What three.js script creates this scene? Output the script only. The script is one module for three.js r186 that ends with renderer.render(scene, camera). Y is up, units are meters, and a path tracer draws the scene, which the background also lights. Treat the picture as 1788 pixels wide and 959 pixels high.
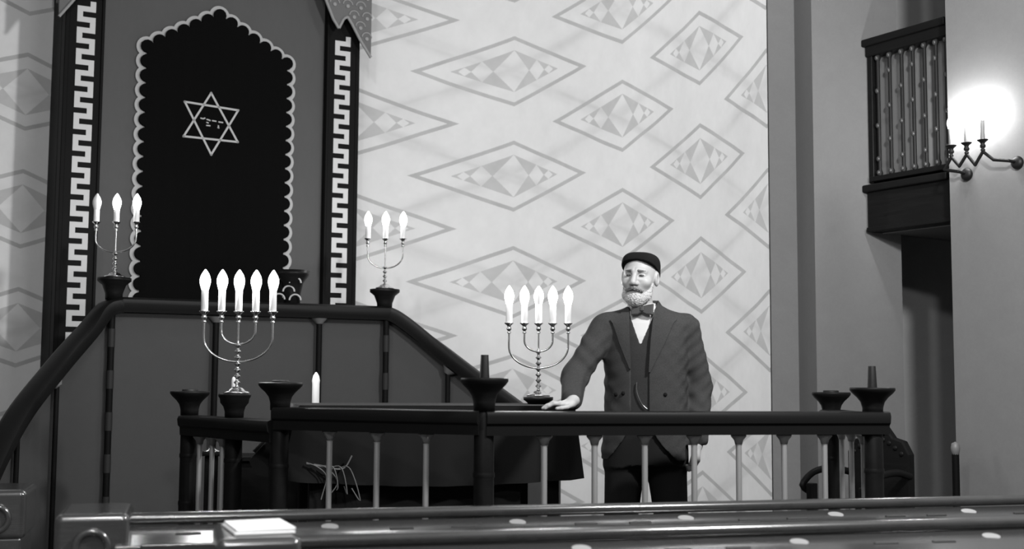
import * as THREE from 'three';
import { mergeGeometries, mergeVertices, toCreasedNormals } from 'three/addons/utils/BufferGeometryUtils.js';
import { RoundedBoxGeometry } from 'three/addons/geometries/RoundedBoxGeometry.js';

// ---------------------------------------------------------------- camera, lights, exposure
// World: y up, metres, hall floor at y = 0. Plan positions are written [x, d]: d metres in front of the camera (z = -d).
const scene = new THREE.Scene();
scene.background = new THREE.Color(0x000000);
const rad = THREE.MathUtils.degToRad;
const camera = new THREE.PerspectiveCamera(24.92, 1788 / 959, 0.05, 60);
camera.position.set(0, 1.41, 0);
camera.rotation.order = 'YXZ';
camera.rotation.x = 0.0876;
camera.rotation.z = 0.006;
camera.focus = 6.6;
camera.userData.fStop = 2.2;
scene.add(camera);
const renderer = new THREE.WebGLRenderer({ antialias: true });
renderer.toneMapping = THREE.LinearToneMapping;
renderer.toneMappingExposure = 0.5;
renderer.shadowMap.enabled = true;
renderer.shadowMap.type = THREE.PCFSoftShadowMap;
const BULB = 0.95, SCONCE = 1.3;   // candela of one bulb on a candelabrum, on the wall sconce
const GLOBE = [            // opal globes hung from the ceilings, out of the frame, the last one added as fill: x, y, d, candela
  [0.9, 5.0, 6.8, 8], [2.0, 3.6, 3.6, 108], [-0.8, 4.6, 1.6, 36], [0.3, 4.2, -0.6, 60],
];

// ---------------------------------------------------------------- helpers
let seed = 7;
const rnd = () => { seed = (seed * 1664525 + 1013904223) % 4294967296; return seed / 4294967296; };
const V = (x, y, d) => new THREE.Vector3(x, y, -d);
const used = new Map();
function numbered(n) { const k = used.get(n) || 0; used.set(n, k + 1); return k ? n + '_' + String(k).padStart(3, '0') : n; }
function clean(g) {
  g = g.index ? g.toNonIndexed() : g;
  for (const k of Object.keys(g.attributes)) if (!['position', 'normal', 'uv'].includes(k)) g.deleteAttribute(k);
  if (!g.attributes.uv) g.setAttribute('uv', new THREE.BufferAttribute(new Float32Array(g.attributes.position.count * 2), 2));
  if (!g.attributes.normal) g.computeVertexNormals();
  return g;
}
function obj(name, geos, mat, parent) {
  const list = Array.isArray(geos) ? geos : [geos];
  const g = list.length === 1 ? list[0] : mergeGeometries(list.map(clean));
  const m = new THREE.Mesh(g, mat);
  m.castShadow = m.receiveShadow = true;
  m.name = (!parent || parent === scene) ? numbered(name) : name;
  (parent || scene).add(m);
  return m;
}
function thing(name, label, category, p = [0, 0, 0], turn = 0, group) {
  const o = new THREE.Group(); o.name = numbered(name); scene.add(o);
  o.position.set(p[0], p[1], -p[2]); o.rotation.y = rad(turn);
  o.userData = { label, category }; if (group) o.userData.group = group;
  return o;
}
function tag(o, label, category, group) { Object.assign(o.userData, { label, category }); if (group) o.userData.group = group; return o; }
function struct(name, geos, mat, label, category = 'wall') { const m = obj(name, geos, mat); m.userData = { kind: 'structure', label, category }; return m; }
const box = (w, h, d, x = 0, y = 0, z = 0) => new THREE.BoxGeometry(w, h, d).translate(x, y, z);
const rbox = (w, h, d, x = 0, y = 0, z = 0, r = 0.006) => new RoundedBoxGeometry(w, h, d, 2, r).translate(x, y, z);
const lathe = (pts, n = 28) => new THREE.LatheGeometry(pts.map(p => new THREE.Vector2(p[0], p[1])), n);
const tube = (pts, r, n = 40, k = 8) => new THREE.TubeGeometry(new THREE.CatmullRomCurve3(pts.map(p => p.isVector3 ? p : new THREE.Vector3(...p))), n, r, k);
const rod = (a, b, r, k = 10) => new THREE.TubeGeometry(new THREE.LineCurve3(a, b), 1, r, k);
function extr(shape, depth, bevel = 0, cs = 10) {
  return new THREE.ExtrudeGeometry(shape, { depth, bevelEnabled: bevel > 0, bevelSize: bevel, bevelThickness: bevel, bevelSegments: 2, curveSegments: cs });
}
const poly = pts => new THREE.Shape(pts.map(p => new THREE.Vector2(p[0], p[1])));
// sweep of a closed profile (side, up) along a path of world points, always upright
function sweep(path, prof) {
  const P = [], N = path.length, K = prof.length, idx = [];
  for (let i = 0; i < N; i++) {
    const a = path[Math.max(0, i - 1)], b = path[Math.min(N - 1, i + 1)];
    const t = b.clone().sub(a).normalize();
    const side = new THREE.Vector3(-t.z, 0, t.x).normalize();
    const up = side.clone().cross(t).normalize();
    if (up.y < 0) up.negate();
    for (const [s, u] of prof) { const q = path[i].clone().addScaledVector(side, s).addScaledVector(up, u); P.push(q.x, q.y, q.z); }
  }
  for (let i = 0; i < N - 1; i++) for (let k = 0; k < K; k++) {
    const a = i * K + k, b = i * K + (k + 1) % K, c = a + K, d = b + K;
    idx.push(a, b, c, b, d, c);
  }
  for (let k = 1; k < K - 1; k++) { idx.push(0, k + 1, k); const o = (N - 1) * K; idx.push(o, o + k, o + k + 1); }
  const g = new THREE.BufferGeometry();
  g.setAttribute('position', new THREE.Float32BufferAttribute(P, 3)); g.setIndex(idx);
  return toCreasedNormals(g, 0.6);
}
// vertical wall of constant thickness along a plan polyline, pushed outwards by `th` to its left side
function planWall(pts, y0, y1, th) {
  const n = pts.length, off = pts.map((p, i) => {
    const a = pts[Math.max(0, i - 1)], b = pts[Math.min(n - 1, i + 1)];
    const dx = b[0] - a[0], dz = b[1] - a[1], l = Math.hypot(dx, dz);
    return [p[0] - dz / l * th, p[1] + dx / l * th];
  });
  const P = [], U = []; let len = 0;
  const quad = (a, b, c, d, ua, ub) => { for (const [q, u, v] of [[a, ua, 0], [b, ub, 0], [c, ub, 1], [a, ua, 0], [c, ub, 1], [d, ua, 1]]) { P.push(q[0], q[1], -q[2]); U.push(u, y0 + v * (y1 - y0)); } };
  for (let i = 0; i < n - 1; i++) {
    const a = pts[i], b = pts[i + 1], c = off[i + 1], d = off[i], l = Math.hypot(b[0] - a[0], b[1] - a[1]);
    quad([a[0], y0, a[1]], [b[0], y0, b[1]], [b[0], y1, b[1]], [a[0], y1, a[1]], len, len + l);
    quad([c[0], y0, c[1]], [d[0], y0, d[1]], [d[0], y1, d[1]], [c[0], y1, c[1]], len, len + l);
    quad([a[0], y1, a[1]], [b[0], y1, b[1]], [c[0], y1, c[1]], [d[0], y1, d[1]], len, len + l);
    quad([d[0], y0, d[1]], [c[0], y0, c[1]], [b[0], y0, b[1]], [a[0], y0, a[1]], len, len + l);
    len += l;
  }
  for (const i of [0, n - 1]) quad([pts[i][0], y0, pts[i][1]], [off[i][0], y0, off[i][1]], [off[i][0], y1, off[i][1]], [pts[i][0], y1, pts[i][1]], 0, th);
  const g = new THREE.BufferGeometry();
  g.setAttribute('position', new THREE.Float32BufferAttribute(P, 3));
  g.setAttribute('uv', new THREE.Float32BufferAttribute(U, 2));
  g.computeVertexNormals();
  return g;
}
function planSlab(pts, y0, y1) {
  const g = new THREE.ExtrudeGeometry(poly(pts), { depth: y1 - y0, bevelEnabled: false });
  g.rotateX(-Math.PI / 2); g.translate(0, y0, 0); return g;     // plan (x, d) -> (x, -z)
}

// ---------------------------------------------------------------- textures
const hash = (x, y) => { let h = (x * 374761393 + y * 668265263) | 0; h = Math.imul(h ^ (h >>> 13), 1274126177); return ((h ^ (h >>> 16)) >>> 0) / 4294967296; };
function vnoise(x, y) {
  const i = Math.floor(x), j = Math.floor(y), f = x - i, g = y - j, u = f * f * (3 - 2 * f), v = g * g * (3 - 2 * g);
  return (hash(i, j) * (1 - u) + hash(i + 1, j) * u) * (1 - v) + (hash(i, j + 1) * (1 - u) + hash(i + 1, j + 1) * u) * v;
}
const fbm = (x, y) => vnoise(x, y) * 0.5 + vnoise(x * 2.1 + 9, y * 2.1) * 0.28 + vnoise(x * 4.3, y * 4.3 + 5) * 0.22;
function greyTex(w, h, fn, srgb, wrap = true) {
  const d = new Uint8Array(w * h * 4);
  for (let j = 0; j < h; j++) for (let i = 0; i < w; i++) {
    let v = fn(i / w, j / h); if (srgb) v = v <= 0.0031308 ? v * 12.92 : 1.055 * Math.pow(v, 1 / 2.4) - 0.055;
    const b = Math.max(0, Math.min(255, Math.round(v * 255))), o = (j * w + i) * 4;
    d[o] = d[o + 1] = d[o + 2] = b; d[o + 3] = 255;
  }
  const t = new THREE.DataTexture(d, w, h, THREE.RGBAFormat);
  t.magFilter = THREE.LinearFilter; t.minFilter = THREE.LinearMipmapLinearFilter; t.generateMipmaps = true;
  if (wrap) t.wrapS = t.wrapT = THREE.RepeatWrapping;
  if (srgb) t.colorSpace = THREE.SRGBColorSpace;
  t.needsUpdate = true; return t;
}
// painted lozenges: u counts lozenge columns (from -3 to 5), v is height 0..5.6 m
const H_T = 5.6, ROW = 0.825;
const apseMap = greyTex(2048, 2048, (u, v) => {
  const c = u * 8 - 3, y = v * H_T;
  const wob = (vnoise(c * 5, y * 4) - 0.5) * 0.03;
  const base = 0.66 + (fbm(c * 2.2, y * 1.6) - 0.5) * 0.07 + (fbm(c * 14, y * 11) - 0.5) * 0.06;
  let tone = 0;
  for (let k = Math.round(c) - 1; k <= Math.round(c) + 1; k++) {
    const odd = ((k % 2) + 2) % 2, y0 = odd ? 3.01 : 3.4225;
    const dy = y - y0 - Math.round((y - y0) / ROW) * ROW, dx = c - k;
    const m = Math.abs(dx) / 0.655 + Math.abs(dy) / 0.278 + wob;
    if (m < 1.0 && m > 0.89) tone = Math.max(tone, 0.95);
    if (m < 0.6) {                                      // inner field: dark ground with a row of light rhombi
      let light = 0;
      for (const [cx, hw, hh] of [[0, 0.132, 0.165], [-0.203, 0.068, 0.082], [0.203, 0.068, 0.082], [-0.312, 0.04, 0.034], [0.312, 0.04, 0.034]])
        if (Math.abs(dx - cx) / hw + Math.abs(dy) / hh + wob < 1) light = 1;
      if (!light) tone = Math.max(tone, 0.78);
    }
  }
  // faint dry-brushed bands that run with the lozenge edges
  for (const s of [1, -1]) {
    const q = (c / 0.655 + s * (y - 3.01) / 0.278) ; const f = ((q * 0.5) % 1.484 + 1.484) % 1.484 / 1.484;
    const near = Math.exp(-Math.pow((f - 0.5) / 0.07, 2));
    tone = Math.max(tone, near * 0.3 * (0.5 + vnoise(q * 9, (c - s * y) * 2)));
  }
  const brush = 0.85 + 0.3 * (fbm(c * 9 + 40, y * 9) - 0.25);
  return base * (1 - Math.min(1, tone * brush) * 0.42);
}, true, false);
const woodMap = greyTex(512, 512, (u, v) => { const g = fbm(u * 6, v * 90) * 0.6 + fbm(u * 3 + 7, v * 14) * 0.5; return 0.003 + 0.006 * g; }, true);
const pewMap = greyTex(1024, 512, (u, v) => { const g = fbm(u * 5, v * 70); return 0.025 + 0.018 * g + 0.01 * fbm(u * 3, v * 5); }, true);
const rough = greyTex(512, 512, (u, v) => 0.4 + 0.5 * fbm(u * 24, v * 24), false);
const plasterMap = greyTex(1024, 1024, (u, v) => 0.86 + 0.14 * (fbm(u * 12, v * 12) * 0.6 + fbm(u * 90, v * 90) * 0.6), true);
const clothBump = greyTex(512, 512, (u, v) => 0.5 + 0.25 * Math.sin(u * 60) + 0.3 * (fbm(u * 160, v * 160) - 0.5), false);
const tweedMap = greyTex(512, 512, (u, v) => 0.75 + 0.5 * (hash(Math.floor(u * 256), Math.floor(v * 256)) - 0.5) * 0.6, true);

// ---------------------------------------------------------------- materials
const grey = v => new THREE.Color().setRGB(v, v, v);
const mat = (v, r = 0.8, o = {}) => new THREE.MeshPhysicalMaterial({ color: grey(v), roughness: r, side: THREE.DoubleSide, ...o });
const M = {
  apse: mat(1, 0.9, { map: apseMap }),
  plaster: mat(0.15, 0.92, { map: plasterMap }),
  plasterLifted: mat(0.36, 0.92, { map: plasterMap }),  // same plaster made paler, making up for light missing in the aisle
  arkGrey: mat(0.064, 0.85, { map: plasterMap }),
  parapetGrey: mat(0.037, 0.85, { map: plasterMap }),
  wood: mat(1, 0.42, { specularIntensity: 0.22, map: woodMap }),
  ebony: mat(0.004, 0.6, { specularIntensity: 0.15 }),
  woodMatt: mat(1, 0.6, { specularIntensity: 0.5, map: woodMap }),
  pew: mat(1, 0.16, { ior: 1.75, clearcoat: 1, clearcoatRoughness: 0.14, map: pewMap }),
  pewRim: mat(0.8, 0.24, { clearcoat: 1, clearcoatRoughness: 0.14, map: pewMap }),
  fret: mat(0.46, 0.7), trim: mat(0.34, 0.8), lace: mat(0.1, 0.8), laceLine: mat(0.22, 0.8),
  velvet: mat(0.0035, 0.95, { specularIntensity: 0.06,  bumpMap: clothBump, bumpScale: 0.003 }),
  embroidery: mat(0.32, 0.6),
  cloth: mat(0.008, 0.85, { specularIntensity: 0.3, sheen: 1, sheenColor: grey(0.45), sheenRoughness: 0.45, bumpMap: clothBump, bumpScale: 0.001 }),
  rodMetal: mat(0.4, 0.36, { metalness: 0.6 }),
  rodDark: mat(0.004, 0.6, { specularIntensity: 0.15 }), rodBand: mat(0.018, 0.6, { specularIntensity: 0.3 }), capPale: mat(0.13, 0.5),
  silver: mat(0.85, 0.2, { metalness: 1, roughnessMap: rough }), iron: mat(0.006, 0.5, { specularIntensity: 0.5 }),
  candle: mat(0.6, 0.5), bulbOff: mat(0.6, 0.3),
  backlitCandle: mat(0.2, 0.5),  // darker candle colour for the sconce, with backlit shade painted in
  bulbOn: new THREE.MeshStandardMaterial({ color: 0xffffff, emissive: 0xffffff, emissiveIntensity: 9, roughness: 0.5 }),
  globe: new THREE.MeshStandardMaterial({ color: 0xffffff, emissive: 0xffffff, emissiveIntensity: 5, roughness: 0.5 }),
  floor: mat(1, 0.5, { map: pewMap }), carpet: mat(0.05, 0.95),
  skin: mat(0.34, 0.55), suit: mat(0.048, 0.95, { specularIntensity: 0.25,  map: tweedMap }), suitDark: mat(0.036, 0.95, { specularIntensity: 0.25,  map: tweedMap }), trouser: mat(0.012, 0.95, { specularIntensity: 0.25 }),
  shirt: mat(0.47, 0.7), tie: mat(0.03, 0.6), cap: mat(0.006, 0.9, { specularIntensity: 0.25 }), beard: mat(0.38, 0.95), moustache: mat(0.17, 0.95), brow: mat(0.09, 0.95), eye: mat(0.05, 0.3),
  plate: mat(0.22, 0.35), slot: mat(0.012, 0.6), glare: mat(0.85, 0.8), galleryBack: mat(0.12, 0.9), bead: mat(0.035, 0.4),  // includes the white of the added slab that stands for pew-end glare
};

// ---------------------------------------------------------------- the setting
const A = rad(27), AD = [Math.cos(A), Math.sin(A)], AN = [Math.sin(A), -Math.cos(A)];
// apse wall: two arcs that share their tangent, broad on the left, tight on the right; u follows the painted columns
const knots = [[-6.6, -4.8], [-4.4, -3], [-3.2, -2], [-2.04, -1], [-0.83, 0], [0.43, 1], [1.3, 2], [1.96, 3], [2.58, 4], [3.2, 5]];
function column(s) { for (let i = 0; i < knots.length - 1; i++) if (s <= knots[i + 1][0]) { const f = (s - knots[i][0]) / (knots[i + 1][0] - knots[i][0]); return knots[i][1] + f; } return 5; }
function apsePoint(s) {
  if (s > 0) { const t = s / 2.5; return [-0.42 + 2.5 * Math.sin(t), 7.04 + 2.5 * Math.cos(t)]; }
  const t = s / 5; return [-0.42 + 5 * Math.sin(t), 4.54 + 5 * Math.cos(t)];
}
{
  const P = [], U = [], idx = [], N = 130, S0 = -4.4, S1 = 2.588, th = 0.3;
  for (let i = 0; i <= N; i++) {
    const s = S0 + (S1 - S0) * i / N, [x, d] = apsePoint(s), [x2, d2] = apsePoint(s + 0.01);
    const nx = -(d2 - d) / 0.01, nd = (x2 - x) / 0.01;
    for (const [o, y] of [[0, 0.3], [0, H_T], [th, 0.3], [th, H_T]]) { P.push(x + nx * o, y, -(d + nd * o)); U.push((column(s) + 3) / 8, y / H_T); }
  }
  for (let i = 0; i < N; i++) { const a = i * 4, b = a + 4; idx.push(a, b, b + 1, a, b + 1, a + 1, b + 2, a + 2, a + 3, b + 2, a + 3, b + 3, a + 1, b + 1, b + 3, a + 1, b + 3, a + 3); }
  const g = new THREE.BufferGeometry();
  g.setAttribute('position', new THREE.Float32BufferAttribute(P, 3)); g.setAttribute('uv', new THREE.Float32BufferAttribute(U, 2)); g.setIndex(idx);
  struct('wall_apse', toCreasedNormals(g, 0.5), M.apse, 'curved pale apse wall painted with rows of lozenges');
}
struct('wall_pier', planWall([[1.735, 8.3], [1.915, 8.3], [1.948, 7.95], [2.555, 8.113]], 0.3, H_T, 0.32), M.plaster, 'plain plaster strip of wall between lozenge wall and gallery');
{ // the wall that carries the sconce, with a return into the aisle
  const d = [Math.cos(rad(57)), -Math.sin(rad(57))], p = [2.605, 7.33];
  struct('wall_right', planWall([[p[0] + 0.5, p[1] + 0.3], p, [p[0] + d[0] * 11, p[1] + d[1] * 11]], 0, 6.2, 0.35), M.plaster, 'plain plaster wall at the right edge that carries the candle sconce');
  struct('wall_aisle', planWall([[2.3, 8.95], [3.9, 9.2], [4.3, 6.3]], 0, 6.2, 0.2), M.plasterLifted, 'wall of the aisle seen under the gallery, coloured paler to lift its shade');
  struct('wall_left', planWall([[2.6, -5.9], [-4.95, 6.3]], 0, 6.2, 0.3), M.plaster, 'plain plaster side wall of the hall outside the frame');
  struct('wall_back', planWall([[8.8, -2.2], [2.5, -5.8]], 0, 6.2, 0.3), M.plaster, 'plain plaster rear wall of the hall outside the frame');
}
struct('floor', planSlab([[-6, 5], [-6, 10], [5, 10], [9.5, -2], [2, -6.5]], -0.2, 0), M.floor, 'dark boarded hall floor', 'floor');
struct('ceiling', planSlab([[-6, 5], [-6, 10.2], [5, 10.2], [9.5, -2], [2, -6.5]], 5.6, 5.9), M.plaster, 'plain plaster ceiling of the hall', 'ceiling');
struct('trim_1', planSlab([[-4.6, 6.1], [-3.2, 6.2], [-1.85, 6.2], [-1.12, 5.55], [-0.11, 5.06], [1.75, 5.47], [1.86, 6.7], [3.9, 8.1], [3.9, 9.6], [-4.6, 9.7]], 0, 0.3), M.carpet, 'raised dark platform in front of the ark', 'platform');

// gallery over the aisle
{
  const t = thing('gallery_balcony', 'dark wooden gallery balcony with beaded balusters high beside the sconce wall', 'balcony', [2.357, 0, 8.06], -57);
  const L = 0.66;
  obj('cornice', [rbox(L, 0.05, 0.13, L / 2 - 0.02, 3.66, 0.0, 0.012), rbox(L, 0.075, 0.09, L / 2 - 0.005, 3.605, 0, 0.012)], M.wood, t);
  obj('lower_rail', [rbox(L, 0.035, 0.08, L / 2 + 0.01, 2.752, 0), rbox(L, 0.05, 0.15, L / 2 - 0.025, 2.69, 0, 0.012)], M.wood, t);
  obj('panel', [rbox(L, 0.26, 0.1, L / 2, 2.545, 0), rbox(L, 0.03, 0.13, L / 2, 2.42, 0)], M.wood, t);
  obj('corner_post', rbox(0.04, 0.86, 0.06, 0.02, 3.16, 0), M.wood, t);
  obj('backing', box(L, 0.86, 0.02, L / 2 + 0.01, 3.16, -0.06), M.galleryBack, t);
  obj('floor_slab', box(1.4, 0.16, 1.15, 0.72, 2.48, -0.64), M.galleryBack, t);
  [0.075, 0.171, 0.267, 0.356, 0.445, 0.532, 0.61].forEach((x, i) => {
    const b = obj('baluster', lathe([[0.016, 2.77], [0.02, 2.79], [0.012, 2.81], [0.012, 3.53], [0.02, 3.55], [0.016, 3.57]], 12).translate(x, 0, 0.01), M.woodMatt, t);
    const o = i % 2 ? 0.12 : 0;
    for (const y of [2.79, 2.88 + o, 3.1 + o, 3.33 + o, 3.55]) obj('bead', new THREE.SphereGeometry(0.014, 10, 8).scale(1, 1.3, 1).translate(x, y, 0.022), M.bead, b);
  });
}

// ---------------------------------------------------------------- the ark
const ark = thing('torah_ark', 'tall grey ark front framed by dark columns with light key-pattern bands', 'ark', [-2.084, 0, 8.6], 27);
obj('front_panel', box(1.62, 4.5, 0.1, 0, 2.55, -0.05), M.arkGrey, ark);
obj('carcass', [box(2.07, 4.5, 0.66, 0, 2.55, -0.44)], M.ebony, ark);
for (const s of [-1, 1]) {
  const col = obj('column', [box(0.235, 4.5, 0.16, s * 0.902, 2.55, -0.02), rbox(0.03, 4.5, 0.19, s * 1.018, 2.55, -0.03), rbox(0.02, 4.5, 0.18, s * 0.79, 2.55, -0.02)], M.ebony, ark);
  const bars = [], P = 0.1455, w = 0.118, q = 0.036;
  for (let k = 0; k < 38; k++) {
    const y = 1.2 + k * P / 2; if (y > 4.3) break;
    bars.push(box(w, q, 0.008, s * 0.9, y, 0.062));
    bars.push(box(q, P / 2 - q, 0.008, s * 0.9 + (k % 2 ? 1 : -1) * (w - q) / 2, y + P / 4, 0.062));
  }
  obj('key_pattern', bars, M.fret, col);
}
// scalloped trim round the curtain
const R2 = { w: 0.49, y0: 1.25, ys: 3.70, ya: 3.985 };
const chain = [];
{
  const nS = 24; for (let i = 0; i <= nS; i++) chain.push([-R2.w, R2.y0 + (R2.ys - R2.y0) * i / nS]);
  for (let i = 1; i <= 6; i++) chain.push([-R2.w + R2.w * i / 6, R2.ys + (R2.ya - R2.ys) * i / 6]);
  for (let i = 1; i <= 6; i++) chain.push([R2.w * i / 6, R2.ya - (R2.ya - R2.ys) * i / 6]);
  for (let i = 1; i <= nS; i++) chain.push([R2.w, R2.ys - (R2.ys - R2.y0) * i / nS]);
}
function scallop(r) {   // outline that bulges round every point of the chain
  const out = [];
  for (let i = 0; i < chain.length; i++) {
    const p = chain[i], a = chain[Math.max(0, i - 1)], b = chain[Math.min(chain.length - 1, i + 1)];
    const ang = v => Math.atan2(v[1] - p[1], v[0] - p[0]);
    let h = Math.hypot(b[0] - p[0], b[1] - p[1]) / 2 || 0.05; const hp = Math.hypot(a[0] - p[0], a[1] - p[1]) / 2 || 0.05;
    let t0 = i ? ang(a) : -Math.PI / 2, t1 = i < chain.length - 1 ? ang(b) : -Math.PI / 2;
    t0 -= Math.acos(Math.min(1, hp / r)); t1 += Math.acos(Math.min(1, h / r));
    while (t1 > t0) t1 -= 2 * Math.PI; if (t0 - t1 > 2 * Math.PI) t1 += 2 * Math.PI;
    for (let k = 0; k <= 8; k++) { const t = t0 + (t1 - t0) * k / 8; out.push([p[0] + r * Math.cos(t), p[1] + r * Math.sin(t)]); }
  }
  return out;
}
{
  const outer = poly(scallop(0.07)); outer.holes.push(new THREE.Path(scallop(0.042).map(p => new THREE.Vector2(p[0] * 0.9, 1.27 + (p[1] - 1.27) * 0.97))));
  const o = obj('scalloped_trim', extr(outer, 0.008, 0.003).translate(0, 0, 0.006), M.trim, ark); o.userData.label = 'light scalloped braid';
}
// canopy and lace valance at the top
obj('canopy', [rbox(2.36, 0.3, 0.8, 0, 4.68, -0.12, 0.02), rbox(2.44, 0.06, 0.86, 0, 4.55, -0.12, 0.015)], M.wood, ark);
{
  const half = [[0, 4.3]]; for (let i = 1; i <= 6; i++) { half.push([i * 0.11 - 0.055, 4.235], [i * 0.11, 4.29]); }
  half.push([0.72, 4.2], [0.79, 4.04], [0.835, 3.975], [0.87, 4.05], [0.90, 4.07], [0.935, 4.02], [1.0, 3.91], [1.085, 3.79], [1.085, 4.6]);
  const full = half.slice().reverse().map(p => [-p[0], p[1]]).concat(half.slice(1));
  const t = obj('valance', extr(poly(full), 0.014, 0.002).translate(0, 0, 0.14), M.lace, ark);
  const arcs = [];
  for (let r = 0; r < 8; r++) for (let c = -11; c <= 11; c++) {
    const x = c * 0.1 + (r % 2 ? 0.05 : 0), y = 3.86 + r * 0.075, ax = Math.abs(x);
    const low = ax < 0.7 ? 4.3 : ax < 0.835 ? 4.24 - (ax - 0.7) * 1.96 : ax < 0.9 ? 4.09 : 4.07 - (ax - 0.9) * 1.5;
    if (ax > 1.06 || y < low + 0.05) continue;
    arcs.push(new THREE.TorusGeometry(0.036, 0.006, 5, 14, Math.PI).translate(x, y, 0.158), new THREE.CylinderGeometry(0.014, 0.014, 0.012, 8).rotateX(Math.PI / 2).translate(x, y - 0.012, 0.158));
  }
  for (const s of [-1, 1]) for (let i = 13; i < half.length - 2; i++) arcs.push(rod(new THREE.Vector3(s * half[i][0], half[i][1], 0.158), new THREE.Vector3(s * half[i + 1][0], half[i + 1][1], 0.158), 0.011, 6));
  obj('lace_pattern', arcs, M.laceLine, t);
  // short side valances that return to the wall
  for (const s of [-1, 1]) obj('side_valance', extr(poly([[0, 3.79], [0.09, 3.98], [0.17, 3.93], [0.26, 4.1], [0.34, 4.05], [0.45, 4.2], [0.45, 4.6], [0, 4.6]]), 0.012).rotateY(Math.PI / 2).translate(s * 1.08 - 0.006, 0, 0.15), M.lace, ark);
}
// curtain
{
  const t = thing('ark_curtain', 'black velvet ark curtain with scalloped edge and embroidered six-pointed star', 'curtain', [-2.084, 0, 8.6], 27);
  obj('cloth', extr(poly(scallop(0.042)), 0.02, 0.003, 4).translate(0, 0, 0.02), M.velvet, t);
  const bar = (a, b, w = 0.0135, e = w) => { const dx = b[0] - a[0], dy = b[1] - a[1], l = Math.hypot(dx, dy); return box(l + e, w, 0.006).rotateZ(Math.atan2(dy, dx)).translate((a[0] + b[0]) / 2, (a[1] + b[1]) / 2, 0.046); };
  const T = [-0.051, 3.419], LU = [-0.231, 3.338], RU = [0.142, 3.317], LL = [-0.232, 3.096], RL = [0.144, 3.091], B = [-0.039, 2.985];
  obj('star_emblem', [bar(T, LL), bar(LL, RL), bar(RL, T), bar(LU, RU), bar(RU, B), bar(B, LU)], M.embroidery, t);
  // the lettering, stroke by stroke: [x0, y0, x1, y1] in hundredths of the star's width
  const k = 0.373 / 660, o = LU;
  const S = [[195, 205, 225, 215], [225, 215, 255, 207], [270, 222, 320, 240], [338, 240, 392, 250], [418, 257, 475, 268], [270, 260, 298, 270], [268, 298, 320, 305], [418, 300, 420, 330], [408, 325, 430, 335]];
  const q = (x, y) => [o[0] + x * k, o[1] - (y - 0.118 * x) * k];
  obj('lettering', S.map(([a, b, c, d]) => bar(q(a, b), q(c, d), 0.0085, 0)), M.embroidery, t);
}

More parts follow.
